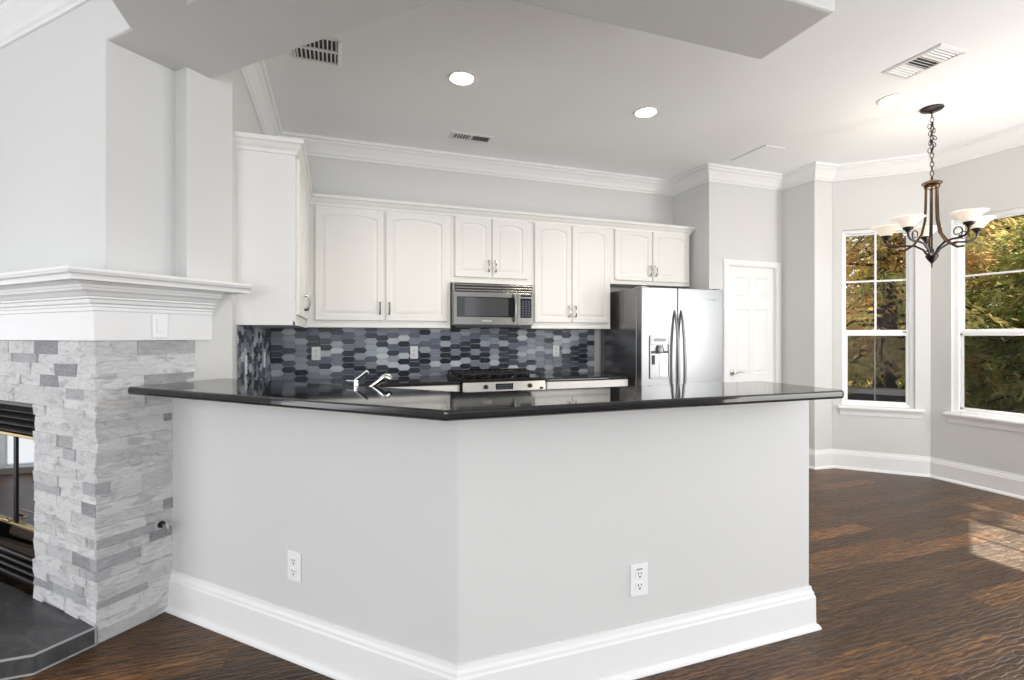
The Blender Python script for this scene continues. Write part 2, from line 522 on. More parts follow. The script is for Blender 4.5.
# ------------------------------------------------------------------ windows
def window(name, P, rz, s0, s1, z0, z1, rail, muntin_z, screen=True, lower_bar=True):
    r = struct_root(name, (P[0], P[1], 0), rz)
    w = 0.034
    y0, y1 = 0.045, 0.125
    zb = z0 + 0.028
    fr = MB()
    fr.box((s0, y0, zb), (s0 + w, y1, z1)); fr.box((s1 - w, y0, zb), (s1, y1, z1))
    fr.box((s0 + w, y0, z1 - w), (s1 - w, y1, z1)); fr.box((s0 + w, y0, zb), (s1 - w, y1, zb + 0.02))
    obj('window_frame', fr, M['vinyl'], r, 0.003)
    mid = (s0 + s1) / 2
    a, b = s0 + w, s1 - w
    up = MB()
    up.box((a, 0.092, rail), (b, 0.116, rail + 0.035)); up.box((a, 0.092, z1 - w - 0.014), (b, 0.116, z1 - w))
    up.box((a, 0.092, rail + 0.03), (a + 0.012, 0.116, z1 - w)); up.box((b - 0.012, 0.092, rail + 0.03), (b, 0.116, z1 - w))
    us = obj('upper_sash', up, M['vinyl'], r, 0.002)
    mu = MB(); mu.box((mid - 0.008, 0.094, rail + 0.035), (mid + 0.008, 0.108, z1 - w)); mu.box((a, 0.0945, muntin_z - 0.008), (b, 0.1085, muntin_z + 0.008))
    obj('muntin', mu, M['vinyl'], us)
    obj('glass_pane', bx(((a, 0.103, rail + 0.02), (b, 0.106, z1 - w - 0.005))), M['glass'], us)
    lo = MB()
    lo.box((a, 0.062, rail - 0.022), (b, 0.088, rail + 0.02)); lo.box((a, 0.062, zb + 0.018), (b, 0.088, zb + 0.05))
    lo.box((a, 0.062, zb + 0.03), (a + 0.022, 0.088, rail)); lo.box((b - 0.022, 0.062, zb + 0.03), (b, 0.088, rail))
    ls = obj('lower_sash', lo, M['vinyl'], r, 0.002)
    obj('glass_pane', bx(((a + 0.015, 0.073, zb + 0.04), (b - 0.015, 0.076, rail - 0.01))), M['glass'], ls)
    obj('sash_lock', bx(((b - 0.05, 0.05, rail + 0.005), (b - 0.02, 0.064, rail + 0.022))), M['plastic_grey'], ls, 0.003)
    if lower_bar:
        obj('muntin', bx(((mid - 0.006, 0.1205, zb + 0.03), (mid + 0.006, 0.124, rail + 0.01))), M['vinyl'], ls)
    obj('insect_screen', bx(((a, 0.118, zb + 0.02), (b, 0.120, rail))), M['screen'], r)
    sl = MB()
    sl.sweep([(s0 - 0.035, 0.0), (s1 + 0.06, 0.0)], [(-0.0, z0), (0.045, z0), (0.05, z0 + 0.008), (0.05, z0 + 0.02), (0.045, z0 + 0.028), (0, z0 + 0.028)])
    sl.box((s0 + 0.002, -0.001, z0 + 0.0005), (s1 - 0.002, 0.06, z0 + 0.0275))
    sl.sweep([(s0 - 0.02, 0.0), (s1 + 0.045, 0.0)], [(0, z0 - 0.062), (0.010, z0 - 0.062), (0.014, z0 - 0.03), (0.022, z0 - 0.012), (0.026, z0), (0, z0)])
    obj('window_sill', sl, M['trim'], r)
    return r

window('window_1', BAY_A, R45, 0.082, 0.668, 0.60, 2.375, 1.345, 1.865)
window('window_2', BAY_B, -PI / 2, 0.165, 1.555, 0.60, 2.375, 1.345, 1.862, lower_bar=False)
window('window_3', BAY_C, -PI / 2 + R45, 0.082, 0.668, 0.60, 2.375, 1.345, 1.865)

# ------------------------------------------------------------------ pantry door
d = struct_root('door_1', (3.703, 4.05, 0))
cas = MB()
CP = [(0, 0), (0, 0.011), (0.012, 0.017), (0.045, 0.017), (0.055, 0.012), (0.062, 0.012), (0.062, 0)]
def casing(mb, w, h):
    # profile across the casing width, outer edge at x=0
    for k in range(len(CP) - 1): pass
    cw = 0.064
    def ring(px, pz, mx, mz):
        return [(px + mx * (cw - u), -t, pz - mz * 0 + (-(cw - u) if mz else 0)) for u, t in CP]
    rings = []
    rings.append([(u, -t, 0) for u, t in CP])
    rings.append([(u, -t, h - u) for u, t in CP])
    rings.append([(w - u, -t, h - u) for u, t in CP])
    rings.append([(w - u, -t, 0) for u, t in CP])
    mb.rings(rings)
casing(cas, 0.757, 2.10)
obj('door_casing', cas, M['trim'], d)
def panel_grid(mb, x0, z0, w, h, y, th, panels, drop=0.008, bead=0.016):
    """door slab with sunken raised panels; front at y (facing -y)"""
    xs = sorted({x0, x0 + w, *[p[0] for p in panels], *[p[2] for p in panels]})
    zs = sorted({z0, z0 + h, *[p[1] for p in panels], *[p[3] for p in panels]})
    for i in range(len(xs) - 1):
        for j in range(len(zs) - 1):
            cx, cz = (xs[i] + xs[i + 1]) / 2, (zs[j] + zs[j + 1]) / 2
            if any(p[0] < cx < p[2] and p[1] < cz < p[3] for p in panels): continue
            q = [mb.bm.verts.new(v) for v in ((xs[i], y, zs[j]), (xs[i + 1], y, zs[j]), (xs[i + 1], y, zs[j + 1]), (xs[i], y, zs[j + 1]))]
            mb.bm.faces.new(q)
    for a, b, c, e in panels:
        def rr(o, yy): return [(a + o, yy, b + o), (c - o, yy, b + o), (c - o, yy, e - o), (a + o, yy, e - o)]
        mb.rings([rr(0, y), rr(bead * 0.6, y + drop), rr(bead * 1.3, y + drop), rr(bead * 2.6, y + 0.001)], False, True)
    mb.box((x0, y + 0.012, z0), (x0 + w, y + th, z0 + h))
    # edges
    mb.rings([[(x0, y, z0), (x0 + w, y, z0), (x0 + w, y, z0 + h), (x0, y, z0 + h)], [(x0, y + 0.012, z0), (x0 + w, y + 0.012, z0), (x0 + w, y + 0.012, z0 + h), (x0, y + 0.012, z0 + h)]], False, False)
    bmesh.ops.remove_doubles(mb.bm, verts=mb.bm.verts[:], dist=1e-5)
sl = MB()
pan = []
for (zb, zt) in ((0.22, 0.80), (0.93, 1.60), (1.71, 1.93)):
    pan += [(0.167, zb, 0.355, zt), (0.418, zb, 0.606, zt)]
panel_grid(sl, 0.066, 0.008, 0.606, 2.03, 0.012, 0.035, pan)
slab = obj('door_slab', sl, M['trim'], d)
jm = MB(); jm.box((0.062, 0, 0), (0.066, 0.10, 2.045)); jm.box((0.672, 0, 0), (0.676, 0.10, 2.045)); jm.box((0.062, 0, 2.040), (0.676, 0.10, 2.045))
obj('door_jamb', jm, M['trim'], d)
hd = MB()
mt = Matrix.Rotation(PI / 2, 4, 'X')
hd.lathe([(0.0, 0.0), (0.030, 0.0), (0.032, 0.006), (0.026, 0.012), (0.013, 0.014), (0.011, 0.042), (0.014, 0.050), (0.0, 0.052)], (0.128, 0.012, 0.945), 20, mt, False, False)
hd.tube([(0.128, -0.034, 0.945), (0.150, -0.037, 0.944), (0.180, -0.037, 0.950), (0.205, -0.035, 0.944), (0.238, -0.033, 0.949)], [0.010, 0.009, 0.007, 0.007, 0.005])
o = obj('door_handle', hd, M['nickel'], slab, smooth=True); o['label'] = 'brushed nickel lever handle'

# ------------------------------------------------------------------ cabinets
def arch_ring(x0, z0, w, h, inset, y, arch, nb=4, ns=5, na=12):
    a, b, c, e = x0 + inset, z0 + inset, x0 + w - inset, z0 + h - inset
    pts = []
    for i in range(nb): pts.append((a + (c - a) * i / nb, y, b))
    sh = e - arch
    for i in range(ns): pts.append((c, y, b + (sh - b) * i / ns))
    for i in range(na):
        u = i / na
        x = c + (a - c) * u
        s = (0.5 - abs(u - 0.5)) / 0.5
        pts.append((x, y, sh + arch * (1 - (1 - s) ** 2) ** 0.85))
    for i in range(ns): pts.append((a, y, sh + (b - sh) * i / ns))
    return pts

def cab_door(parent, x0, z0, w, h, y, arch=0.045, handle=None, frame=0.048):
    mb = MB()
    th = 0.02
    R = [arch_ring(x0, z0, w, h, 0.0, y + th, 0.0), arch_ring(x0, z0, w, h, 0.0, y + 0.005, 0.0), arch_ring(x0, z0, w, h, 0.005, y, 0.0),
         arch_ring(x0, z0, w, h, frame - 0.002, y, arch), arch_ring(x0, z0, w, h, frame + 0.004, y + 0.0055, arch),
         arch_ring(x0, z0, w, h, frame + 0.010, y + 0.006, arch), arch_ring(x0, z0, w, h, frame + 0.034, y + 0.001, arch)]
    mb.rings(R)
    dr = obj('door', mb, M['cabinet'], parent)
    if handle is not None:
        hx, hz = handle
        h_ = MB()
        L = 0.048
        h_.tube([(hx, y, hz - L), (hx, y - 0.020, hz - L), (hx, y - 0.028, hz - L * 0.5), (hx, y - 0.031, hz), (hx, y - 0.028, hz + L * 0.5), (hx, y - 0.020, hz + L), (hx, y, hz + L)], [0.008, 0.0075, 0.0065, 0.007, 0.0065, 0.0075, 0.008], 8)
        o = obj('handle', h_, M['pull'], dr, smooth=True); o['label'] = 'brushed nickel bow handle'
    return dr

CABCROWN = [(0, 2.372), (0.008, 2.376), (0.012, 2.392), (0.026, 2.408), (0.036, 2.426), (0.048, 2.432), (0.050, 2.455), (0, 2.455)]
def wall_cabinet(label, loc, rz, w, z0, depth, doors, dz0, dz1, arch=0.03, crown_path=None, top=2.43):
    t = thing('wall_cabinet', label, 'cabinet', (loc[0], loc[1], z0), rz, 'white kitchen wall cabinets')
    def Z(z): return z - z0
    f = -depth
    mb = MB()
    mb.box((0, f, 0), (w, 0, Z(top)))
    obj('carcass', mb, M['cabinet'], t, 0.0015)
    for x0, x1, hs in doors:
        hx = x1 - 0.028 if hs == 'r' else x0 + 0.028
        cab_door(t, x0, Z(dz0), x1 - x0, dz1 - dz0, f - 0.0205, arch, (hx, Z(dz0) + 0.105))
    if crown_path:
        cm = MB(); cm.sweep(crown_path, [(o_, Z(z)) for o_, z in CABCROWN])
        obj('crown_moulding', cm, M['cabinet'], t)
    lr = MB(); lr.box((0, f - 0.004, 0), (w, f + 0.014, 0.022))
    obj('light_rail', lr, M['cabinet'], t, 0.002)
    return t

wall_cabinet('tall white wall cabinet on the left kitchen wall, its end panel facing the bar', (-0.53, 3.16, 0), PI / 2, 1.122, 1.383, 0.305, [(0.03, 0.535, 'r'), (0.545, 1.04, 'l')], 1.445, 2.365,
             crown_path=[(0, 0.0), (0, -0.305), (1.122 + 0.05, -0.305)])
WB = 4.61
def back_cab(label, x0, x1, z0, doors, dz0, dz1, arch=0.030, left=False, right=False):
    p = [(0, -0.308), (x1 - x0, -0.308)]
    if right: p = p + [(x1 - x0, 0)]
    return wall_cabinet(label, (x0, WB - 0.002, 0), 0, x1 - x0, z0, 0.308, [(a - x0, b - x0, h) for a, b, h in doors], dz0, dz1, arch, p)
back_cab('tall white double-door wall cabinet left of the microwave', -0.225, 0.945, 1.39, [(-0.160, 0.372, 'r'), (0.392, 0.915, 'l')], 1.447, 2.362)
back_cab('short white double-door wall cabinet directly above the microwave', 0.946, 1.706, 1.79, [(0.983, 1.316, 'r'), (1.326, 1.665, 'l')], 1.842, 2.375)
back_cab('tall white double-door wall cabinet between microwave and refrigerator', 1.707, 2.545, 1.39, [(1.736, 2.114, 'r'), (2.124, 2.520, 'l')], 1.447, 2.372)
back_cab('short white double-door wall cabinet above the refrigerator', 2.546, 3.492, 1.835, [(2.588, 3.018, 'r'), (3.030, 3.470, 'l')], 1.872, 2.378, 0.02, right=True)

CT = 0.953     # worktop height
def base_cabinet(label, x0, x1, fy, doors, toe=0.1, drawers=True):
    t = thing('base_cabinet', label, 'cabinet', (x0, WB - 0.002, 0), 0, 'white base cabinets under the back worktop')
    w = x1 - x0
    f = -(WB - 0.002 - fy)
    obj('carcass', bx(((0, f, toe), (w, 0, CT - 0.031)), ((0, f + 0.06, 0), (w, 0, toe))), M['cabinet'], t, 0.0015)
    n_ = len(doors)
    for a, b, hs in doors:
        cab_door(t, a - x0, toe + 0.03, b - a, 0.60, f - 0.0205, 0.0, ((b - x0 - 0.03) if hs == 'r' else (a - x0 + 0.03), toe + 0.55))
    mb = MB(); mb.box((doors[0][0] - x0, f - 0.02, 0.755), (doors[-1][1] - x0, f - 0.0002, CT - 0.0315))
    dr = obj('drawer', mb, M['cabinet'], t, 0.004)
    h_ = MB(); hx = w / 2
    h_.tube([(hx - 0.045, f - 0.02, 0.82), (hx - 0.045, f - 0.042, 0.82), (hx, f - 0.050, 0.82), (hx + 0.045, f - 0.042, 0.82), (hx + 0.045, f - 0.02, 0.82)], 0.005, 8)
    obj('handle', h_, M['nickel'], dr, smooth=True)
base_cabinet('white base cabinet left of the range, drawer front under black granite', 0.105, 0.955, 3.99, [(0.13, 0.52, 'r'), (0.53, 0.94, 'l')])
base_cabinet('white base cabinet between range and refrigerator', 1.712, 2.55, 3.99, [(1.725, 2.125, 'r'), (2.135, 2.535, 'l')])
t = thing('corner_base_cabinet', 'white base cabinet run along the left wall and behind the bar', 'cabinet', (0, 0, 0))
obj('carcass', MB().prism([(-0.655, 2.93), (-0.525, 3.06), (-0.525, 4.60), (0.10, 4.60), (0.06, 3.99), (0.06, 3.03), (0.69, 2.395), (2.0, 2.395), (2.0, 1.806), (0.45, 1.806)], 0.0, CT - 0.031), M['cabinet'], t)

# ------------------------------------------------------------------ worktops
def slab_top(name, label, poly, z1, th, cat='countertop'):
    o = obj(name, MB().prism(poly, z1 - th, z1), M['granite'], None, 0.011, seg=3)
    return tag(o, label, cat)
slab_top('bar_countertop', 'polished black granite bar top on the angled half wall',
         [(-0.868, 2.640), (-0.862, 2.622), (0.307, 1.470), (1.965, 1.470), (1.995, 1.500), (1.995, 1.93), (0.498, 1.93), (-0.545, 2.985), (-0.571, 2.968)], 1.097, 0.034)
slab_top('kitchen_worktop', 'black granite worktop left of the range, running round to the sink behind the bar',
         [(-0.66, 2.925), (-0.527, 3.058), (-0.527, 4.604), (0.962, 4.604), (0.962, 3.965), (0.09, 3.965), (0.09, 3.03), (0.70, 2.42), (2.02, 2.42), (2.02, 1.805), (0.45, 1.805)], CT, 0.03)
slab_top('granite_worktop', 'short black granite worktop between range and refrigerator', [(1.703, 3.965), (2.57, 3.965), (2.57, 4.604), (1.703, 4.604)], CT, 0.03)

# ------------------------------------------------------------------ backsplash tiles
TCOL = [((0.010, 0.013, 0.022), 18), ((0.030, 0.037, 0.058), 14), ((0.095, 0.110, 0.150), 17), ((0.19, 0.21, 0.255), 24), ((0.31, 0.34, 0.385), 16), ((0.48, 0.52, 0.55), 12)]
def tilecol():
    r = random.random() * sum(w for _, w in TCOL)
    for c, w in TCOL:
        r -= w
        if r <= 0: break
    k = random.uniform(1.0, 1.4)
    return tuple(x * k for x in c)
def backsplash(name, loc, rz, w, z0, z1, skip=None):
    mb = MB()
    px, ph = 0.096, 0.0535
    tip = 0.026
    g = 0.0022
    i = 0
    x = 0.0
    cols = int(w / px) + 1
    def clip(poly):
        out = [(min(max(a, 0.001), w - 0.001), min(max(b, z0), z1)) for a, b in poly]
        return out
    for i in range(-1, cols + 1):
        for j in range(-1, int((z1 - z0) / ph) + 2):
            cx = i * px + px / 2
            cz = z0 + j * ph + (ph / 2 if i % 2 else 0)
            hw = px / 2 + tip / 2 - g; hh = ph / 2 - g; hs = px / 2 - tip / 2 - g
            poly = clip([(cx - hw, cz), (cx - hs - 0.003, cz - hh), (cx + hs + 0.003, cz - hh), (cx + hw, cz), (cx + hs + 0.003, cz + hh), (cx - hs - 0.003, cz + hh)])
            xs = [p[0] for p in poly]; zs = [p[1] for p in poly]
            if max(xs) - min(xs) < 0.006 or max(zs) - min(zs) < 0.005: continue
            area = 0.5 * abs(sum(poly[k][0] * poly[(k + 1) % 6][1] - poly[(k + 1) % 6][0] * poly[k][1] for k in range(6)))
            if area < 4e-5: continue
            c = tilecol()
            mx_, mz_ = sum(xs) / 6, sum(zs) / 6
            lo = [mb.bm.verts.new((a, 0, b)) for a, b in poly]
            mid = [mb.bm.verts.new((a, -0.006, b)) for a, b in poly]
            hi = [mb.bm.verts.new((a + (mx_ - a) * 0.05, -0.0078, b + (mz_ - b) * 0.10)) for a, b in poly]
            fs = []
            for k in range(6):
                fs.append(mb.bm.faces.new((lo[k], lo[(k + 1) % 6], mid[(k + 1) % 6], mid[k])))
                fs.append(mb.bm.faces.new((mid[k], mid[(k + 1) % 6], hi[(k + 1) % 6], hi[k])))
            fs.append(mb.bm.faces.new(hi))
            for f_ in fs: mb.cols.append((f_, c))
    r = struct_root(name, loc, rz)
    obj('tile', mb, M['tile'], r)
    obj('grout', bx(((0, -0.004, z0), (w, 0, z1))), M['grout'], r)
    return r
backsplash('wall_back_backsplash', (-0.522, WB - 0.001, 0), 0, 3.06, CT, 1.40)
backsplash('wall_left_backsplash', (-0.529, 3.165, 0), PI / 2, 1.43, CT, 1.39)

# ------------------------------------------------------------------ outlets and switches
def outlet(label, loc, rz, name='wall_outlet', sw=False, test=False, group='white duplex wall outlets', sc=1.0):
    t = thing(name, label, 'light switch' if sw else 'outlet', loc, rz, group)
    w, h = 0.036 * sc, 0.058 * sc
    obj('face_plate', bx(((-w, -0.006, -h), (w, 0, h))), M['plastic'], t, 0.0025)
    if sw:
        rk = obj('rocker', bx(((-0.017 * sc, -0.009, -0.034 * sc), (0.017 * sc, -0.005, 0.034 * sc))), M['plastic'], t, 0.003)
        return t
    for s in (1, -1):
        zc = s * 0.021 * sc
        r = obj('receptacle', bx(((-0.017 * sc, -0.0085, zc - 0.0155 * sc), (0.017 * sc, -0.005, zc + 0.0155 * sc))), M['plastic'], t, 0.004)
        obj('socket_slot', bx(((-0.0075 * sc, -0.0092, zc - 0.001), (-0.0050 * sc, -0.0080, zc + 0.009 * sc))), M['slot'], r)
        obj('socket_slot', bx(((0.0050 * sc, -0.0092, zc), (0.0072 * sc, -0.0080, zc + 0.008 * sc))), M['slot'], r)
        obj('ground_hole', MB().lathe([(0.0034 * sc, 0), (0.0034 * sc, 0.0012)], (0, -0.0080, zc - 0.008 * sc), 10, Matrix.Rotation(PI / 2, 4, 'X')), M['slot'], r)
    if test:
        obj('test_button', bx(((-0.013, -0.0092, 0.040), (0.013, -0.006, 0.046))), M['plastic_grey'], t, 0.001)
    return t
SH = 1.12
outlet('white outlet low on the left slanted face of the bar wall', ((-0.160, 2.235, 0.371)), R45, group='outlets on the bar wall', sc=1.05)
outlet('white outlet low on the right straight face of the bar wall', (1.122, 1.68, 0.363), 0, group='outlets on the bar wall', test=True, sc=1.08)
YT = WB - 0.009
for x, lb in ((-0.163, 'white outlet on the tiles under the cabinet, left of the faucet'), (0.673, 'white outlet on the tiles just left of the microwave and range'), (2.098, 'white outlet on the tiles between range and refrigerator')):
    outlet(lb, (x, YT, 1.17), 0, group='outlets on the back tile splash')
outlet('white outlet on the left-wall tiles nearest the bar', (-0.521, 3.40, 1.144), PI / 2, group='outlets on the left tile splash')
outlet('white outlet on the left-wall tiles nearer the back corner', (-0.521, 4.24, 1.136), PI / 2, group='outlets on the left tile splash')

# ------------------------------------------------------------------ microwave
t = thing('microwave', 'stainless over-the-range microwave hung under the short wall cabinet', 'microwave', (0.952, WB - 0.004, 1.402))
W, H, D = 0.744, 0.384, 0.375
obj('body', bx(((0, -D, 0.012), (W, 0, H))), M['steel_dark'], t, 0.002)
obj('underside', bx(((0.02, -D + 0.01, -0.004), (W - 0.03, -0.02, 0.012))), M['black'], t)
F = -D
vg = MB()
for k in range(3): vg.box((0.018, F - 0.014, H - 0.024 - k * 0.0245), (W - 0.006, F - 0.0005, H - 0.010 - k * 0.0245))
obj('vent_grille', vg, M['steel_dark'], t, 0.003)
obj('vent_recess', bx(((0.016, F - 0.004, H - 0.078), (W - 0.004, F, H - 0.003))), M['black'], t)
dw = 0.592
db = MB(); db.box((0.004, F - 0.024, 0.016), (dw, F - 0.0005, H - 0.080))
door = obj('door', db, M['steel_dark'], t, 0.004)
obj('door_glass', bx(((0.030, F - 0.0265, 0.085), (0.568, F - 0.0235, 0.262))), M['black_gloss'], door, 0.002)
wn = obj('window', bx(((0.098, F - 0.0280, 0.094), (0.498, F - 0.0255, 0.252))), M['window_mw'], door)
hd = MB(); hd.tube([(0.548, F - 0.024, 0.050), (0.552, F - 0.048, 0.062), (0.556, F - 0.060, 0.11), (0.557, F - 0.063, 0.17), (0.556, F - 0.060, 0.235), (0.552, F - 0.048, 0.278), (0.548, F - 0.024, 0.290)], 0.0095, 10)
o = obj('handle', hd, M['steel'], door, smooth=True)
bd = MB()
for k in range(6): bd.box((0.262 + k * 0.014, F - 0.0265, 0.046), (0.271 + k * 0.014, F - 0.0238, 0.060))
obj('badge', bd, M['screenprint'], door)
cp = obj('control_panel', bx(((dw + 0.004, F - 0.022, 0.016), (W - 0.004, F - 0.0005, H - 0.080))), M['steel_dark'], t, 0.004)
obj('display', bx(((dw + 0.024, F - 0.0245, 0.272), (W - 0.022, F - 0.0215, 0.288))), M['display'], cp)
obj('keypad', bx(((dw + 0.024, F - 0.0245, 0.082), (W - 0.022, F - 0.0215, 0.258))), M['display'], cp)
kb = MB()
for r_ in range(7):
    for c_ in range(3):
        kb.box((dw + 0.038 + c_ * 0.030, F - 0.0256, 0.098 + r_ * 0.021), (dw + 0.058 + c_ * 0.030, F - 0.0243, 0.108 + r_ * 0.021))
obj('button', kb, M['key'], cp)

# ------------------------------------------------------------------ range
t = thing('gas_range', 'stainless slide-in gas range with black grates below the microwave', 'range', (0.968, WB - 0.012, 0))
W, D = 0.728, 0.635
F = -D
obj('body', bx(((0, F + 0.02, 0.02), (W, 0, CT - 0.012))), M['steel_dark'], t, 0.003)
ck = MB(); ck.box((-0.003, F - 0.018, CT - 0.012), (W + 0.003, 0, CT + 0.014))
obj('cooktop', ck, M['black_gloss'], t, 0.006)
pn = MB(); pn.rings([[(0.0, F + 0.02, CT - 0.013), (0.0, F - 0.022, CT - 0.013), (0.0, F - 0.034, CT - 0.10), (0.0, F + 0.02, CT - 0.10)], [(W, F + 0.02, CT - 0.013), (W, F - 0.022, CT - 0.013), (W, F - 0.034, CT - 0.10), (W, F + 0.02, CT - 0.10)]])
panel = obj('control_panel', pn, M['steel_panel'], t, 0.003)
tilt = math.atan2(0.012, 0.087)
def onpanel(x, z): # front point at height z under the top
    return (x, F - 0.022 - (CT - 0.013 - z) * 0.138, z)
q = onpanel(0.387, CT - 0.052)
obj('display', bx(((0.280, q[1] - 0.006, CT - 0.078), (0.432, q[1] + 0.004, CT - 0.028))), M['display'], panel, 0.002)
kb = MB()
for c_ in range(6):
    for r_ in range(2): kb.box((0.292 + c_ * 0.022, q[1] - 0.0075, CT - 0.070 + r_ * 0.020), (0.306 + c_ * 0.022, q[1] - 0.0055, CT - 0.060 + r_ * 0.020))
obj('button', kb, M['key'], panel)
for x, rad in ((0.195, 0.019), (0.585, 0.018), (0.690, 0.010)):
    kn = MB(); p = onpanel(x, CT - 0.052 if rad > 0.012 else CT - 0.075)
    kn.lathe([(0.0, 0.0), (rad, 0.0), (rad, 0.006), (rad * 0.85, 0.022), (0.0, 0.024)], p, 18, Matrix.Rotation(PI / 2, 4, 'X'), False, False)
    obj('knob', kn, M['black'], panel, smooth=True)
for k, x0 in enumerate((0.012, 0.245, 0.478)):
    gr = MB(); x1 = x0 + 0.228; y0, y1 = F + 0.045, -0.055; z = CT + 0.046
    for a, b in (((x0, y0), (x1, y0)), ((x1, y0), (x1, y1)), ((x1, y1), (x0, y1)), ((x0, y1), (x0, y0)), ((x0, (y0 + y1) / 2), (x1, (y0 + y1) / 2))):
        gr.tube([(*a, z), (*b, z)], 0.0075, 6)
    xm = (x0 + x1) / 2
    for yc in (y0 + (y1 - y0) * 0.25, y0 + (y1 - y0) * 0.75):
        for an in range(4):
            dx, dy = math.cos(an * PI / 2 + 0.0), math.sin(an * PI / 2)
            ln = 0.112 if dx else 0.125
            gr.tube([(xm + dx * 0.028, yc + dy * 0.028, z + 0.004), (xm + dx * 0.07, yc + dy * 0.07, z + 0.006), (xm + dx * ln, yc + dy * ln, z)], 0.0065, 6)
    for px_ in (x0, x1):
        for py_ in (y0, (y0 + y1) / 2, y1):
            gr.tube([(px_, py_, CT + 0.0145), (px_, py_, z)], 0.0075, 6)
    obj('grate', gr, M['iron'], t, smooth=True)
    for yc in (y0 + (y1 - y0) * 0.25, y0 + (y1 - y0) * 0.75):
        bn = MB(); bn.lathe([(0.0, 0), (0.05, 0.0), (0.052, 0.008), (0.036, 0.012), (0.036, 0.022), (0.030, 0.026), (0.0, 0.027)], (xm, yc, CT + 0.0145), 18, None, False, False)
        obj('burner', bn, M['black'], t, smooth=True)
od = MB(); od.box((0.004, F - 0.030, 0.21), (W - 0.004, F + 0.019, CT - 0.108))
o = obj('oven_door', od, M['steel_dark'], t, 0.005)
obj('window', bx(((0.10, F - 0.033, 0.32), (W - 0.10, F - 0.029, 0.68))), M['black_gloss'], o, 0.002)
hd = MB(); hd.tube([(0.06, F - 0.03, 0.775), (0.06, F - 0.07, 0.775), (W - 0.06, F - 0.07, 0.775), (W - 0.06, F - 0.03, 0.775)], 0.011, 10)
obj('handle', hd, M['steel'], o, smooth=True)
obj('drawer', bx(((0.004, F - 0.028, 0.04), (W - 0.004, F + 0.019, 0.20))), M['steel_dark'], t, 0.005)

# ------------------------------------------------------------------ refrigerator
t = thing('refrigerator', 'tall stainless side-by-side refrigerator with in-door dispenser', 'refrigerator', (2.60, 4.585, 0))
W, H = 0.920, 1.765
FD = -0.735          # door front
obj('cabinet_body', bx(((0, FD + 0.085, 0.03), (W, 0, H - 0.004))), M['fridge_side'], t, 0.006)
obj('base_grille', bx(((0.01, FD + 0.09, 0.0), (W - 0.01, FD + 0.13, 0.03))), M['black'], t)
xs = 0.396
def fdoor(x0, x1):
    """slightly crowned stainless door"""
    k = 10
    front = [(x0 + (x1 - x0) * i / k, FD + 0.003 - 0.003 * math.sin(PI * (0.12 + 0.76 * i / k)) ** 0.8) for i in range(k + 1)]
    mb = MB(); mb.prism(front + [(x1, FD + 0.078), (x0, FD + 0.078)], 0.06, H)
    return mb
dl = obj('freezer_door', fdoor(0.002, xs - 0.003), M['steel'], t, 0.004, smooth=True)
dr = obj('fridge_door', fdoor(xs + 0.003, W - 0.002), M['steel'], t, 0.004, smooth=True)
for p, x in ((dl, xs - 0.036), (dr, xs + 0.036)):
    hd = MB(); y0 = FD + 0.004
    pts = [(x, y0 - 0.004 - 0.056 * math.sin(PI * i / 18) ** 0.75, 0.50 + i / 18 * 1.06) for i in range(19)]
    rr_ = [0.008 + 0.0065 * math.sin(PI * i / 18) ** 0.6 for i in range(19)]
    hd.tube(pts, rr_, 12)
    o = obj('handle', hd, M['steel'], p, smooth=True); o['label'] = 'tall curved stainless bar handle'
ds = MB()
# dispenser surround with a real recess
x0, x1, z0, z1 = 0.085, 0.300, 0.93, 1.325
ds.box((x0, FD - 0.010, z0), (x0 + 0.012, FD + 0.010, z1)); ds.box((x1 - 0.012, FD - 0.010, z0), (x1, FD + 0.010, z1))
ds.box((x0 + 0.012, FD - 0.010, z1 - 0.085), (x1 - 0.012, FD + 0.010, z1)); ds.box((x0 + 0.012, FD - 0.010, z0), (x1 - 0.012, FD + 0.010, z0 + 0.02))
dsp = obj('dispenser', ds, M['steel'], dl, 0.003)
dsp['label'] = 'ice and water dispenser'
obj('dispenser_recess', bx(((x0 + 0.012, FD - 0.0015, z0 + 0.02), (x0 + 0.105, FD + 0.008, z1 - 0.085)), ((x0 + 0.105, FD - 0.0045, z0 + 0.03), (x0 + 0.118, FD + 0.008, z1 - 0.135))), M['steel'], dsp)
obj('dispenser_cavity', bx(((x0 + 0.118, FD - 0.002, z0 + 0.02), (x1 - 0.012, FD + 0.008, z1 - 0.150))), M['fridge_side'], dsp)
obj('dispenser_spout', bx(((x0 + 0.012, FD - 0.012, z1 - 0.165), (x1 - 0.014, FD + 0.004, z1 - 0.140)), ((x0 + 0.03, FD - 0.013, z1 - 0.265), (x0 + 0.055, FD + 0.004, z1 - 0.180))), M['black'], dsp, 0.003)
kb = MB()
for c_ in range(6): kb.box((x0 + 0.040 + c_ * 0.023, FD - 0.0125, z1 - 0.055), (x0 + 0.057 + c_ * 0.023, FD - 0.0095, z1 - 0.026))
obj('button', kb, M['plastic_grey'], dsp)
obj('dispenser_nozzle', MB().lathe([(0.034, 0), (0.040, 0.03), (0.028, 0.075), (0.0, 0.076)], ((x0 + x1) / 2, FD - 0.006, z1 - 0.165), 16), M['steel'], dsp, smooth=True)
bd = MB()
for k in range(5): bd.box((0.738 + k * 0.024, FD - 0.0005, 1.660), (0.754 + k * 0.024, FD + 0.014, 1.674))
obj('badge', bd, M['plastic_grey'], dr)
for x in (0.02, W - 0.07):
    obj('hinge_cover', bx(((x, FD + 0.02, H - 0.0035), (x + 0.05, FD + 0.16, H + 0.012))), M['fridge_side'], t, 0.003)

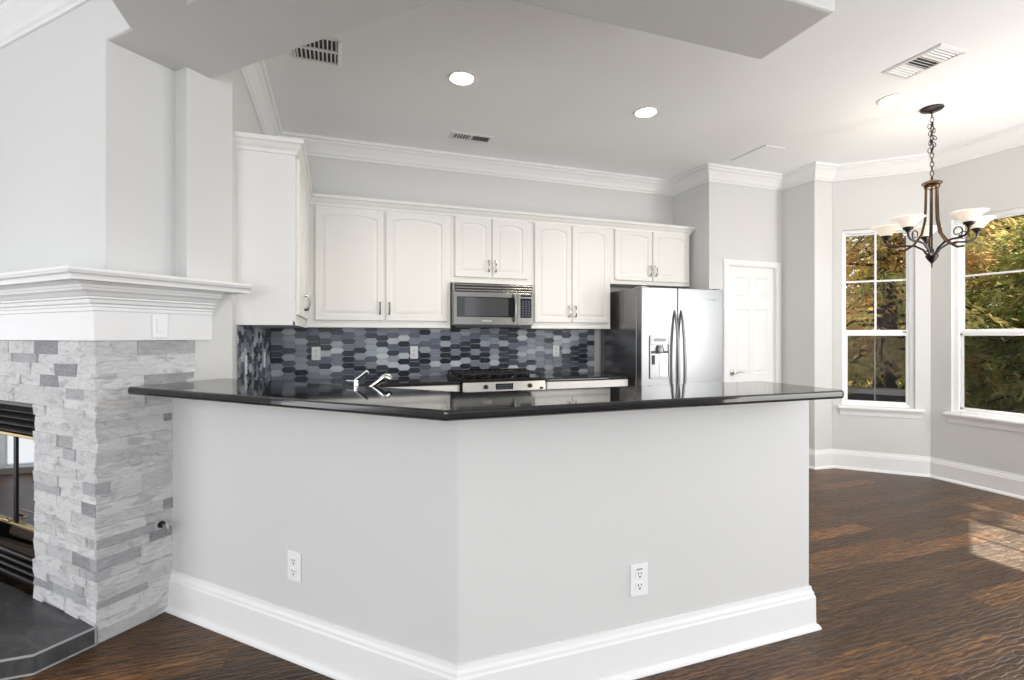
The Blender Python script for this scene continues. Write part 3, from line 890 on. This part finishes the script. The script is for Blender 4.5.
# ------------------------------------------------------------------ faucet at the corner sink
t = thing('faucet', 'chrome pull-out kitchen faucet with raised lever, seen over the bar top', 'faucet', (0.085, 2.35, CT), R45)
t.scale = (1, 1, 0.90)
# local x runs along the bar (to the right), local y towards the kitchen
bd = MB(); bd.lathe([(0.032, 0), (0.032, 0.006), (0.024, 0.014), (0.012, 0.12), (0.012, 0.160), (0.010, 0.172), (0.0, 0.174)], (0.0, 0, 0), 20, None, True, False)
obj('faucet_body', bd, M['chrome'], t, smooth=True)
spt = MB()
spt.tube([(0.005, 0.002, 0.10), (0.040, 0.010, 0.128), (0.078, 0.018, 0.157), (0.110, 0.027, 0.182), (0.128, 0.033, 0.198), (0.140, 0.037, 0.205), (0.150, 0.040, 0.203), (0.159, 0.043, 0.194)], [0.012, 0.012, 0.012, 0.012, 0.017, 0.019, 0.018, 0.014], 12)
obj('spout', spt, M['chrome'], t, smooth=True)
lv = MB(); lv.tube([(0, 0, 0.165), (-0.002, 0.0, 0.186)], 0.011, 12); lv.tube([(-0.008, 0.0, 0.182), (0.020, 0.010, 0.206), (0.048, 0.022, 0.230)], [0.008, 0.008, 0.010], 8)
lv.tube([(0, 0, 0.180), (-0.050, -0.006, 0.182)], [0.006, 0.005], 8)
obj('lever', lv, M['chrome'], t, smooth=True)

# ------------------------------------------------------------------ fireplace
t = thing('fireplace', 'corner fireplace faced in white and grey split-stone with dark slate hearth', 'fireplace', (*fp(-0.014, 0), 0), R45)
SC = [((0.84, 0.845, 0.855), 56), ((0.74, 0.745, 0.755), 22), ((0.52, 0.53, 0.55), 9), ((0.32, 0.33, 0.35), 8), ((0.74, 0.735, 0.72), 5)]
last_dark = [False]
def stonecol():
    while True:
        c_ = stonecol_any()
        dark = c_[0] < 0.45
        if not (dark and last_dark[0]): break
    last_dark[0] = dark
    return c_
def stonecol_any():
    r = random.random() * sum(w for _, w in SC)
    for c, w in SC:
        r -= w
        if r <= 0: break
    k = random.uniform(0.93, 1.05)
    return tuple(min(0.9, x * k) for x in c)
st = MB()
XL, TOP = -2.10, 1.298
OPEN = (-1.55, -0.538, 0.985)
z = 0.0
row = 0
rs = random.Random(11)
while z < TOP - 0.004:
    h = rs.choice((0.036, 0.042, 0.048, 0.054))
    if TOP - (z + h) < 0.03: h = TOP - z
    # front
    spans = [(XL, 0.0)] if z + h * 0.5 > OPEN[2] else [(XL, OPEN[0]), (OPEN[1], 0.0)]
    for a, b in spans:
        x = a
        while x < b - 1e-4:
            L = rs.uniform(0.08, 0.24)
            if b - (x + L) < 0.07: L = b - x
            pr = rs.uniform(0.0, 0.010)
            jx = 0.0
            col = stonecol()
            vs = st.box((x + 0.0003, -pr, z + 0.0003), (x + L - (0.0003 if x + L < b - 1e-3 else -pr * 0.6), 0.05, z + h - 0.0003), None, col)
            for i in (0, 1, 4, 5): vs[i].co.y += rs.uniform(-0.004, 0.004)
            x += L
    # side (faces local +x)
    y = 0.0; b = 0.415
    y = 0.05
    while y < b - 1e-4:
        L = rs.uniform(0.10, 0.26)
        if b - (y + L) < 0.08: L = b - y
        pr = rs.uniform(0.0, 0.012)
        col = stonecol()
        y_s = y + 0.0003 if y > 0.051 else -0.002
        vs = st.box((-0.05, y_s, z + 0.0003), (pr, y + L - 0.0003, z + h - 0.0003), None, col)
        for i in (1, 2, 5, 6): vs[i].co.x += rs.uniform(-0.003, 0.003)
        y += L
    z += h; row += 1
obj('stone_facing', st, M['stone'], t)
obj('backing', bx(((XL + 0.01, 0.03, 0), (OPEN[0] - 0.005, 0.0765, 1.29)), ((OPEN[1] + 0.005, 0.03, 0), (-0.03, 0.0765, 1.29)), ((XL + 0.01, 0.03, OPEN[2] + 0.03), (-0.03, 0.0765, 1.29)), ((-0.105, 0.05, 0), (-0.03, 0.375, 1.29))), M['grout'], t)
he = MB(); he.prism([(-2.2, -0.002), (-2.2, -0.50), (-0.271, -0.50), (0.014, -0.215), (0.014, -0.002)], 0.0, 0.078)
hearth = obj('hearth', he, M['slate'], t, 0.002)
hearth['label'] = 'raised dark slate hearth'
hs = MB()
for zz in (0.0015, 0.073):
    hs.sweep([(-2.2, -0.50), (-0.271, -0.50), (0.014, -0.215), (0.014, -0.004)], [(-0.004, zz), (0.003, zz), (0.003, zz + 0.007), (-0.004, zz + 0.007)])
hs.box((-0.275, -0.5035, 0.004), (-0.267, -0.4965, 0.076)); hs.box((0.010, -0.014, 0.004), (0.017, -0.006, 0.076))
obj('edge_strip', hs, M['slate_trim'], hearth)
# firebox insert
fb = MB(); a, b, zt = OPEN; zb = 0.0785
fb.box((a + 0.003, 0.42, zb), (b - 0.003, 0.44, zt - 0.003)); fb.box((a + 0.003, 0.04, zb), (a + 0.02, 0.42, zt - 0.003)); fb.box((b - 0.02, 0.04, zb), (b - 0.003, 0.42, zt - 0.003))
fb.box((a + 0.003, 0.04, zt - 0.02), (b - 0.003, 0.42, zt - 0.003)); fb.box((a + 0.003, 0.04, zb), (b - 0.003, 0.42, zb + 0.02))
fire = obj('firebox', fb, M['black'], t)
lv = MB()
for k in range(4):
    zc = 0.958 - k * 0.034
    lv.rings([[(a + 0.02, 0.012, zc - 0.012), (a + 0.02, 0.016, zc - 0.018), (a + 0.02, 0.05, zc + 0.006), (a + 0.02, 0.046, zc + 0.012)], [(b - 0.02, 0.012, zc - 0.012), (b - 0.02, 0.016, zc - 0.018), (b - 0.02, 0.05, zc + 0.006), (b - 0.02, 0.046, zc + 0.012)]])
obj('upper_louver', lv, M['black'], fire, 0.001)
lv = MB()
for k in range(4):
    zc = 0.238 - k * 0.036
    lv.tube([(a + 0.02, 0.012, zc), (b - 0.006, 0.012, zc)], 0.008, 8)
    lv.box((a + 0.02, 0.016, zc - 0.010), (b - 0.012, 0.03, zc - 0.003))
o = obj('lower_louver', lv, M['bronze_dark'], fire, smooth=True)
for zt_ in (0.818, 0.372):
    o = obj('brass_trim', bx(((a + 0.008, 0.010, zt_), (b - 0.008, 0.034, zt_ + 0.015))), M['brass'], fire, 0.003); o['label'] = 'thin brass trim bar'
for k in range(4):
    w = (b - a - 0.03) / 4
    x0 = a + 0.015 + k * w
    g = MB(); g.box((x0 + 0.012, 0.024, 0.388), (x0 + w - 0.012, 0.028, 0.816))
    gd = obj('glass_door', g, M['fire_glass'], fire)
    fm = MB()
    fm.box((x0 + 0.002, 0.018, 0.387), (x0 + 0.012, 0.032, 0.817)); fm.box((x0 + w - 0.012, 0.018, 0.387), (x0 + w - 0.002, 0.032, 0.817))
    obj('door_frame', fm, M['bronze_dark'], gd)
hn = MB(); hn.tube([(b - 0.30, 0.008, 0.405), (b - 0.30, -0.008, 0.405), (b - 0.24, -0.010, 0.405), (b - 0.24, 0.008, 0.405)], 0.006, 8)
obj('handle', hn, M['brass'], fire, smooth=True)
lg = MB()
for k in range(3):
    lg.tube([(a + 0.18, 0.15 + k * 0.08, 0.13 + (k == 1) * 0.05), (b - 0.2, 0.17 + k * 0.07, 0.14 + (k == 1) * 0.05)], [0.035, 0.04], 10)
obj('gas_log', lg, M['bark'], fire, smooth=True)

# gas key on the side of the stone
t = thing('gas_key', 'small metal gas valve key on the stone side beside the bar wall', 'gas key', (*fp(0.013, 0.245), 0.432), R45)
gk = MB(); gk.lathe([(0.0, 0), (0.017, 0.0), (0.016, 0.005), (0.009, 0.007), (0.009, 0.014), (0.0, 0.014)], (0, 0, 0), 16, Matrix.Rotation(PI / 2, 4, 'Y'), False, False)
obj('valve_plate', gk, M['bronze_dark'], t, smooth=True)
gk = MB(); gk.tube([(0.013, 0, 0), (0.050, -0.003, -0.008)], 0.005, 8)
gk.tube([(0.052, -0.004, 0.014), (0.055, -0.003, -0.008), (0.054, -0.004, -0.034)], [0.0035, 0.006, 0.0035], 8)
obj('key', gk, M['nickel'], t, smooth=True)

# ------------------------------------------------------------------ mantel
t = thing('mantel', 'white mantel shelf with stacked mouldings above the split-stone fireplace', 'mantel', (*fp(-0.017, 0), 1.30), R45)
def rel(pr): return [(o_, z_ - 1.30) for o_, z_ in pr]
fz = MB(); fz.sweep([(-2.12, 0.0), (0.0, 0.0), (0.0, 0.50)], rel([(-0.012, 1.30), (0.016, 1.30), (0.016, 1.428), (-0.012, 1.428)]))
frz = obj('frieze', fz, M['trim'], t, 0.001)
ml = MB(); ml.sweep([(-2.12, 0.0), (0.0, 0.0), (0.0, 0.50)], rel([(-0.012, 1.4285), (0.022, 1.4285), (0.022, 1.444), (0.027, 1.447), (0.027, 1.456), (0.038, 1.462), (0.042, 1.476), (0.052, 1.480), (0.052, 1.487), (0.060, 1.490), (0.072, 1.503), (0.088, 1.512), (0.092, 1.520), (0.096, 1.522), (0.102, 1.532), (0.122, 1.543), (0.126, 1.5445), (-0.012, 1.5445)]))
obj('moulding', ml, M['trim'], t)
sh = MB(); sh.sweep([(-2.12, 0.0), (0.0, 0.0), (0.0, 0.615)], rel([(-0.012, 1.545), (0.150, 1.545), (0.152, 1.556), (0.156, 1.564), (0.166, 1.570), (0.170, 1.578), (0.172, 1.580), (0.172, 1.592), (-0.012, 1.592)]))
obj('shelf', sh, M['trim'], t)
tp = MB(); tp.box((-2.12, -0.012, 0.245), (-0.012, 0.0755, 0.292)); tp.box((-0.105, 0.0, 0.245), (-0.012, 0.372, 0.292)); tp.box((-0.02, 0.36, 0.245), (-0.0125, 0.61, 0.292))
obj('shelf_back', tp, M['trim'], t)
outlet('white rocker light switch on the mantel frieze', (*fp(-0.0005, 0.245), 1.368), R45 + PI / 2, 'light_switch', True, group='mantel switch', sc=0.98)

# ------------------------------------------------------------------ ceiling fittings
def downlight(label, x, y, lens='downlight'):
    t = thing('recessed_light', label, 'ceiling light', (x, y, CEIL), 0, 'recessed ceiling lights')
    obj('trim_ring', MB().lathe([(0.072, -0.001), (0.094, -0.001), (0.094, -0.005), (0.086, -0.009), (0.074, -0.006)], (0, 0, 0), 32, None, False, False), M['vent'], t, smooth=True)
    o = obj('lens', MB().lathe([(0.0, -0.001), (0.076, -0.001), (0.076, -0.005), (0.0, -0.006)], (0, 0, 0), 32, None, False, False), M[lens], t)
    o['label'] = 'glowing warm white lens'
    b = lamp('downlight_beam', 'SPOT', (0, 0, -0.012), 52 if lens == 'downlight' else 30, (1.0, 0.90, 0.76), (0, 0, -1), spot_size=2.2, spot_blend=0.7, shadow_soft_size=0.07)
    b.parent = t
downlight('lit recessed ceiling light nearest the left cabinets', 0.777, 3.182)
downlight('lit recessed ceiling light in the middle, above the range side of the kitchen', 2.204, 3.203)
downlight('lit recessed ceiling light beside the chandelier', 3.743, 2.441, 'downlight_soft')

def ceiling_vent(label, x, y, w, d_, bays, rz=0.0, cross=False):
    t = thing('ceiling_vent', label, 'vent', (x, y, CEIL), rz, 'white ceiling vents')
    fr = MB(); b = 0.022
    hw, hd_ = w / 2, d_ / 2
    fr.sweep([(-hw, -hd_), (-hw, hd_), (hw, hd_), (hw, -hd_), (-hw, -hd_ + 1e-4)], [(0.0, 0.0), (0.0, -0.004), (b * 0.6, -0.010), (b, -0.010), (b, 0.0)])
    for k in range(1, bays):
        xx = -hw + w * k / bays
        fr.box((xx - 0.010, -hd_ + b, -0.0095), (xx + 0.010, hd_ - b, -0.001))
    obj('frame', fr, M['vent'], t)
    obj('duct_opening', bx(((-hw + b, -hd_ + b, -0.0008), (hw - b, hd_ - b, -0.0002))), M['slot'], t)
    sm = MB()
    for k in range(bays):
        x0 = -hw + w * k / bays + (b if k == 0 else 0.012); x1 = -hw + w * (k + 1) / bays - (b if k == bays - 1 else 0.012)
        tilt_ = 0.7 if k % 2 else -0.7
        if cross:
            ns = int((d_ - 2 * b) / 0.022)
            for i in range(ns):
                yc = -hd_ + b + (d_ - 2 * b) * (i + 0.5) / ns
                sm.box((x0, -0.0045, -0.0055), (x1, 0.0045, -0.004), Matrix.Translation((0, yc, -0.001 + 0.002 * (k % 2))) @ Matrix.Rotation(0.25 if k % 2 else -0.9, 4, 'X'))
            continue
        ns = max(4, int((x1 - x0) / 0.021))
        for i in range(ns):
            xc = x0 + (x1 - x0) * (i + 0.5) / ns
            mx_ = Matrix.Translation((xc, 0, -0.005)) @ Matrix.Rotation(tilt_, 4, 'Y')
            sm.box((-0.0010, -hd_ + b, -0.0055), (0.0010, hd_ - b, 0.0045), mx_)
    obj('louver', sm, M['vent'], t)
ceiling_vent('white ceiling vent at upper left, partly hidden by the header', -0.11, 3.14, 0.30, 0.28, 2, PI / 2, True)
ceiling_vent('small white ceiling vent over the microwave wall', 1.08, 4.10, 0.36, 0.15, 2)
ceiling_vent('white three-section ceiling vent near the chandelier', 3.41, 2.05, 0.34, 0.24, 3, PI / 2)
t = thing('ceiling_access_panel', 'flat white ceiling panel near the pantry crown moulding', 'ceiling panel', (3.70, 3.60, CEIL), 0)
fr = MB(); fr.box((-0.12, -0.20, -0.006), (0.12, 0.20, -0.0005)); obj('panel', fr, M['ceiling'], t, 0.002)
fr = MB(); fr.box((-0.124, -0.205, -0.0022), (-0.1205, 0.205, -0.0003)); fr.box((0.1205, -0.205, -0.0022), (0.124, 0.205, -0.0003)); obj('seam', fr, M['plastic_grey'], t)

# ------------------------------------------------------------------ chandelier
CX, CY = 4.163, 2.441
t = thing('chandelier', 'bronze five-arm chandelier with frosted glass bowl shades in the bay', 'chandelier', (CX, CY, CEIL), 0.0)
obj('canopy', MB().lathe([(0.0, -0.0005), (0.068, -0.0005), (0.072, -0.008), (0.060, -0.020), (0.020, -0.030), (0.012, -0.040), (0.0, -0.041)], (0, 0, 0), 28, None, False, False), M['bronze_dark'], t, smooth=True)
ch = MB()
def link(c, ang, tilt_=0.0, L=0.021, r=0.011, wr=0.0026):
    pts = []
    for i in range(14):
        a_ = 2 * PI * i / 14
        u = math.cos(a_) * r; w_ = math.sin(a_) * L
        p = Matrix.Rotation(ang, 3, 'Z') @ (Matrix.Rotation(tilt_, 3, 'Y') @ Vector((u, 0, w_)))
        pts.append(Vector(c) + p)
    ch.tube(pts, wr, 6, close=True)
zz = -0.055; k = 0
while zz > -0.50:
    link((0, 0, zz), (k % 2) * PI / 2 + 0.3); zz -= 0.033; k += 1
rs = random.Random(3)
for k in range(12):   # spare length of chain looped up round itself
    zz = -0.115 - k * 0.018
    a_ = k * 1.9
    link((0.014 * math.cos(a_), 0.014 * math.sin(a_), zz), a_ + 0.5, rs.uniform(-0.7, 0.7), 0.019, 0.010)
obj('chain', ch, M['bronze_dark'], t, smooth=True)
Z0 = -0.56
obj('top_cap', MB().lathe([(0.0, Z0 + 0.055), (0.006, Z0 + 0.055), (0.008, Z0 + 0.030), (0.030, Z0 + 0.020), (0.060, Z0 + 0.006), (0.062, Z0 - 0.004), (0.046, Z0 - 0.010), (0.050, Z0 - 0.022), (0.044, Z0 - 0.034), (0.0, Z0 - 0.036)], (0, 0, 0), 28, None, False, False), M['bronze'], t, smooth=True)
ZB = -1.09
st_ = MB(); st_.tube([(0, 0, Z0 - 0.03), (0, 0, ZB)], 0.006, 8)
obj('stem', st_, M['bronze_dark'], t, smooth=True)
obj('finial', MB().lathe([(0.0, ZB - 0.095), (0.004, ZB - 0.090), (0.005, ZB - 0.065), (0.012, ZB - 0.055), (0.030, ZB - 0.030), (0.040, ZB - 0.008), (0.030, ZB + 0.012), (0.014, ZB + 0.022), (0.012, ZB + 0.040), (0.006, ZB + 0.050), (0.0, ZB + 0.052)], (0, 0, 0), 24, None, False, False), M['bronze_dark'], t, smooth=True)
ARM_R = 0.30
angs = [math.radians(a_ + YAW - 90) for a_ in (-14, 58, 130, 202, 274)]
for i, an in enumerate(angs):
    ca, sa = math.cos(an), math.sin(an)
    def P3(r, z): return (ca * r, sa * r, z)
    rod = MB(); rod.tube([P3(0.034, Z0 - 0.03), P3(0.036, Z0 - 0.15), P3(0.040, Z0 - 0.27), P3(0.060, Z0 - 0.37), P3(0.105, Z0 - 0.44), P3(0.160, Z0 - 0.475), P3(0.200, Z0 - 0.470)], 0.0085, 8)
    if i % 2 == 0 or i == 1:
        obj('strap_rod', rod, M['bronze'], t, smooth=True)
    arm = MB()
    arm.tube([P3(0.02, ZB - 0.01), P3(0.05, ZB + 0.045), P3(0.10, ZB + 0.080), P3(0.16, ZB + 0.090), P3(0.21, ZB + 0.088), P3(0.252, ZB + 0.098), P3(0.276, ZB + 0.120), P3(0.280, ZB + 0.152)], 0.0075, 8)
    # scroll
    sc_ = []
    for q_ in range(19):
        u = q_ / 18; a2 = -PI * 0.5 + u * 2.2 * PI; rr = 0.044 * (1 - 0.62 * u)
        sc_.append(P3(0.195 + math.cos(a2) * rr, ZB + 0.134 + math.sin(a2) * rr))
    arm.tube(sc_, [0.0055 - 0.0025 * q_ / 18 for q_ in range(19)], 6)
    ao = obj('arm', arm, M['bronze_dark'], t, smooth=True)
    cu = MB(); cu.lathe([(0.0, 0), (0.012, 0.0), (0.016, 0.012), (0.030, 0.022), (0.034, 0.036), (0.026, 0.040), (0.0, 0.040)], P3(0.280, ZB + 0.147), 18, None, False, False)
    obj('cup', cu, M['bronze_dark'], ao, smooth=True)
    shd = MB(); c0 = P3(0.280, ZB + 0.175)
    shd.lathe([(0.0, 0.004), (0.028, 0.004), (0.040, 0.018), (0.056, 0.038), (0.074, 0.056), (0.096, 0.072), (0.103, 0.075), (0.099, 0.078), (0.072, 0.062), (0.052, 0.044), (0.035, 0.022), (0.024, 0.010), (0.0, 0.010)], c0, 32, None, False, False)
    so = obj('shade', shd, M['shade'], ao, smooth=True); so['label'] = 'glowing frosted glass bowl shade'
lamp('chandelier_bulb', 'POINT', (CX, CY, CEIL + ZB + 0.50), 7, (1.0, 0.82, 0.6), shadow_soft_size=0.2)

# ------------------------------------------------------------------ garden beyond the bay
gd = obj('ground', bx(((5.4, -8, -0.45), (40, 30, -0.40))), M['lawn']); gd['kind'] = 'structure'
gw = thing('garden_wall', 'low dark brick garden wall with pale cap under the golden tree', 'garden wall', (7.30, 4.30, -0.4), math.atan2(1.30, -0.88))
obj('brickwork', bx(((0, -0.11, 0), (1.9, 0.11, 0.93))), M['brick'], gw, 0.004)
obj('cap', bx(((-0.03, -0.15, 0.9305), (1.93, 0.15, 1.0))), M['curb'], gw, 0.008)
def make_tree(label, leaf, h, rad, n_br, seed, per=70, leafsize=0.12, base=0.06):
    rs = random.Random(seed)
    t = thing('cypress_tree', label, 'tree', (0, 0, -0.4), 0, 'trees outside the bay windows')
    tk = MB()
    pts = [(0.05 * math.sin(i * 1.3), 0.05 * math.cos(i * 1.7), h * i / 7) for i in range(8)]
    tk.tube(pts, [0.16 * (1 - i / 8.2) + 0.01 for i in range(8)], 10)
    fo = MB()
    for b_ in range(n_br):
        u = (b_ + rs.random()) / n_br
        zz = h * (base + (1 - base) * u)
        L = rad * (1 - 0.80 * u ** 1.2) * rs.uniform(0.75, 1.1)
        an = b_ * 2.399 + rs.uniform(-0.3, 0.3)
        dx, dy = math.cos(an), math.sin(an)
        tip = Vector((dx * L, dy * L, zz - L * rs.uniform(0.05, 0.35)))
        root = Vector((0, 0, zz))
        midp = (root + tip) / 2 + Vector((0, 0, L * 0.10))
        tk.tube([root, midp, tip], [0.028, 0.016, 0.005], 5)
        npl = max(3, int(3 + L * 6))
        bc = rs.random()
        for q_ in range(npl):
            w_ = 0.15 + 0.9 * (q_ + rs.random()) / npl
            pc = root.lerp(midp, w_ * 2) if w_ < 0.5 else midp.lerp(tip, w_ * 2 - 1)
            pc = pc + Vector((rs.gauss(0, 0.14), rs.gauss(0, 0.14), rs.gauss(0, 0.10)))
            a2 = an + rs.gauss(0, 0.8)
            ax = Vector((math.cos(a2), math.sin(a2), rs.uniform(-0.75, 0.05))).normalized()
            pl = rs.uniform(0.28, 0.5)
            pcol = min(1, max(0, 0.55 * bc + 0.45 * rs.random()))
            for k_ in range(per):
                u_ = rs.random()
                p = pc + ax * pl * (u_ - 0.3) + Vector((rs.gauss(0, 0.055), rs.gauss(0, 0.055), rs.gauss(0, 0.035) - 0.10 * u_ * u_))
                dv = (ax + Vector((rs.gauss(0, 0.6), rs.gauss(0, 0.6), rs.gauss(-0.15, 0.35)))).normalized()
                sv = dv.cross(Vector((rs.gauss(0, 0.5), rs.gauss(0, 0.5), 1))).normalized()
                l_ = leafsize * rs.uniform(0.6, 1.4); ww = l_ * 0.13
                f = fo.bm.faces.new([fo.bm.verts.new(c_) for c_ in (p - sv * ww * 0.5, p + dv * l_ * 0.5 - sv * ww, p + dv * l_, p + dv * l_ * 0.5 + sv * ww)])
                cc = min(1, max(0, pcol + rs.gauss(0, 0.07)))
                fo.cols.append((f, (cc, cc, cc)))
    obj('trunk', tk, M['bark'], t, smooth=True)
    obj('foliage', fo, M[leaf], t)
    return t
A = make_tree('golden brown tall tree filling the left bay window', 'leaf_gold', 8.0, 1.8, 150, 5, 34, 0.12, 0.15)
A.location = (8.05, 5.40, -0.4)
B = make_tree('yellow-green feathery tree filling the large right bay window', 'leaf_green', 4.5, 1.6, 95, 9, 36, 0.12)
B.location = (8.9, 3.6, -0.4)
for (x, y, s, rz, src, lb) in ((9.3, 9.2, 0.75, 1.0, A, 'rust brown tree behind the golden tree seen through the left bay window'),
                               (9.6, 1.2, 0.95, 2.2, B, 'yellow-green tree beyond the right edge of the large bay window'),
                               (11.0, 5.2, 1.15, 3.0, B, 'tall green-gold tree standing behind the feathery tree')):
    c = copy_tree(src); c.location = (x, y, -0.4); c.scale = (s, s, s); c.rotation_euler = (0, 0, rz); c['label'] = lb
Dk = make_tree('dark evergreen in the background row, left end', 'leaf_dark', 5.0, 2.3, 80, 21, 22, 0.26)
Dk['group'] = 'dark evergreens at the back of the garden'
Dk.location = (14.6, 14.2, -0.4)
for (x, y, s, rz, lb) in ((14.9, 9.9, 0.85, 1.2, 'dark evergreen in the background row behind the left bay window'), (16.4, 5.4, 0.72, 2.6, 'dark evergreen in the background row between the two bay windows')):
    c = copy_tree(Dk); c.location = (x, y, -0.4); c.scale = (s, s, s); c.rotation_euler = (0, 0, rz); c['label'] = lb
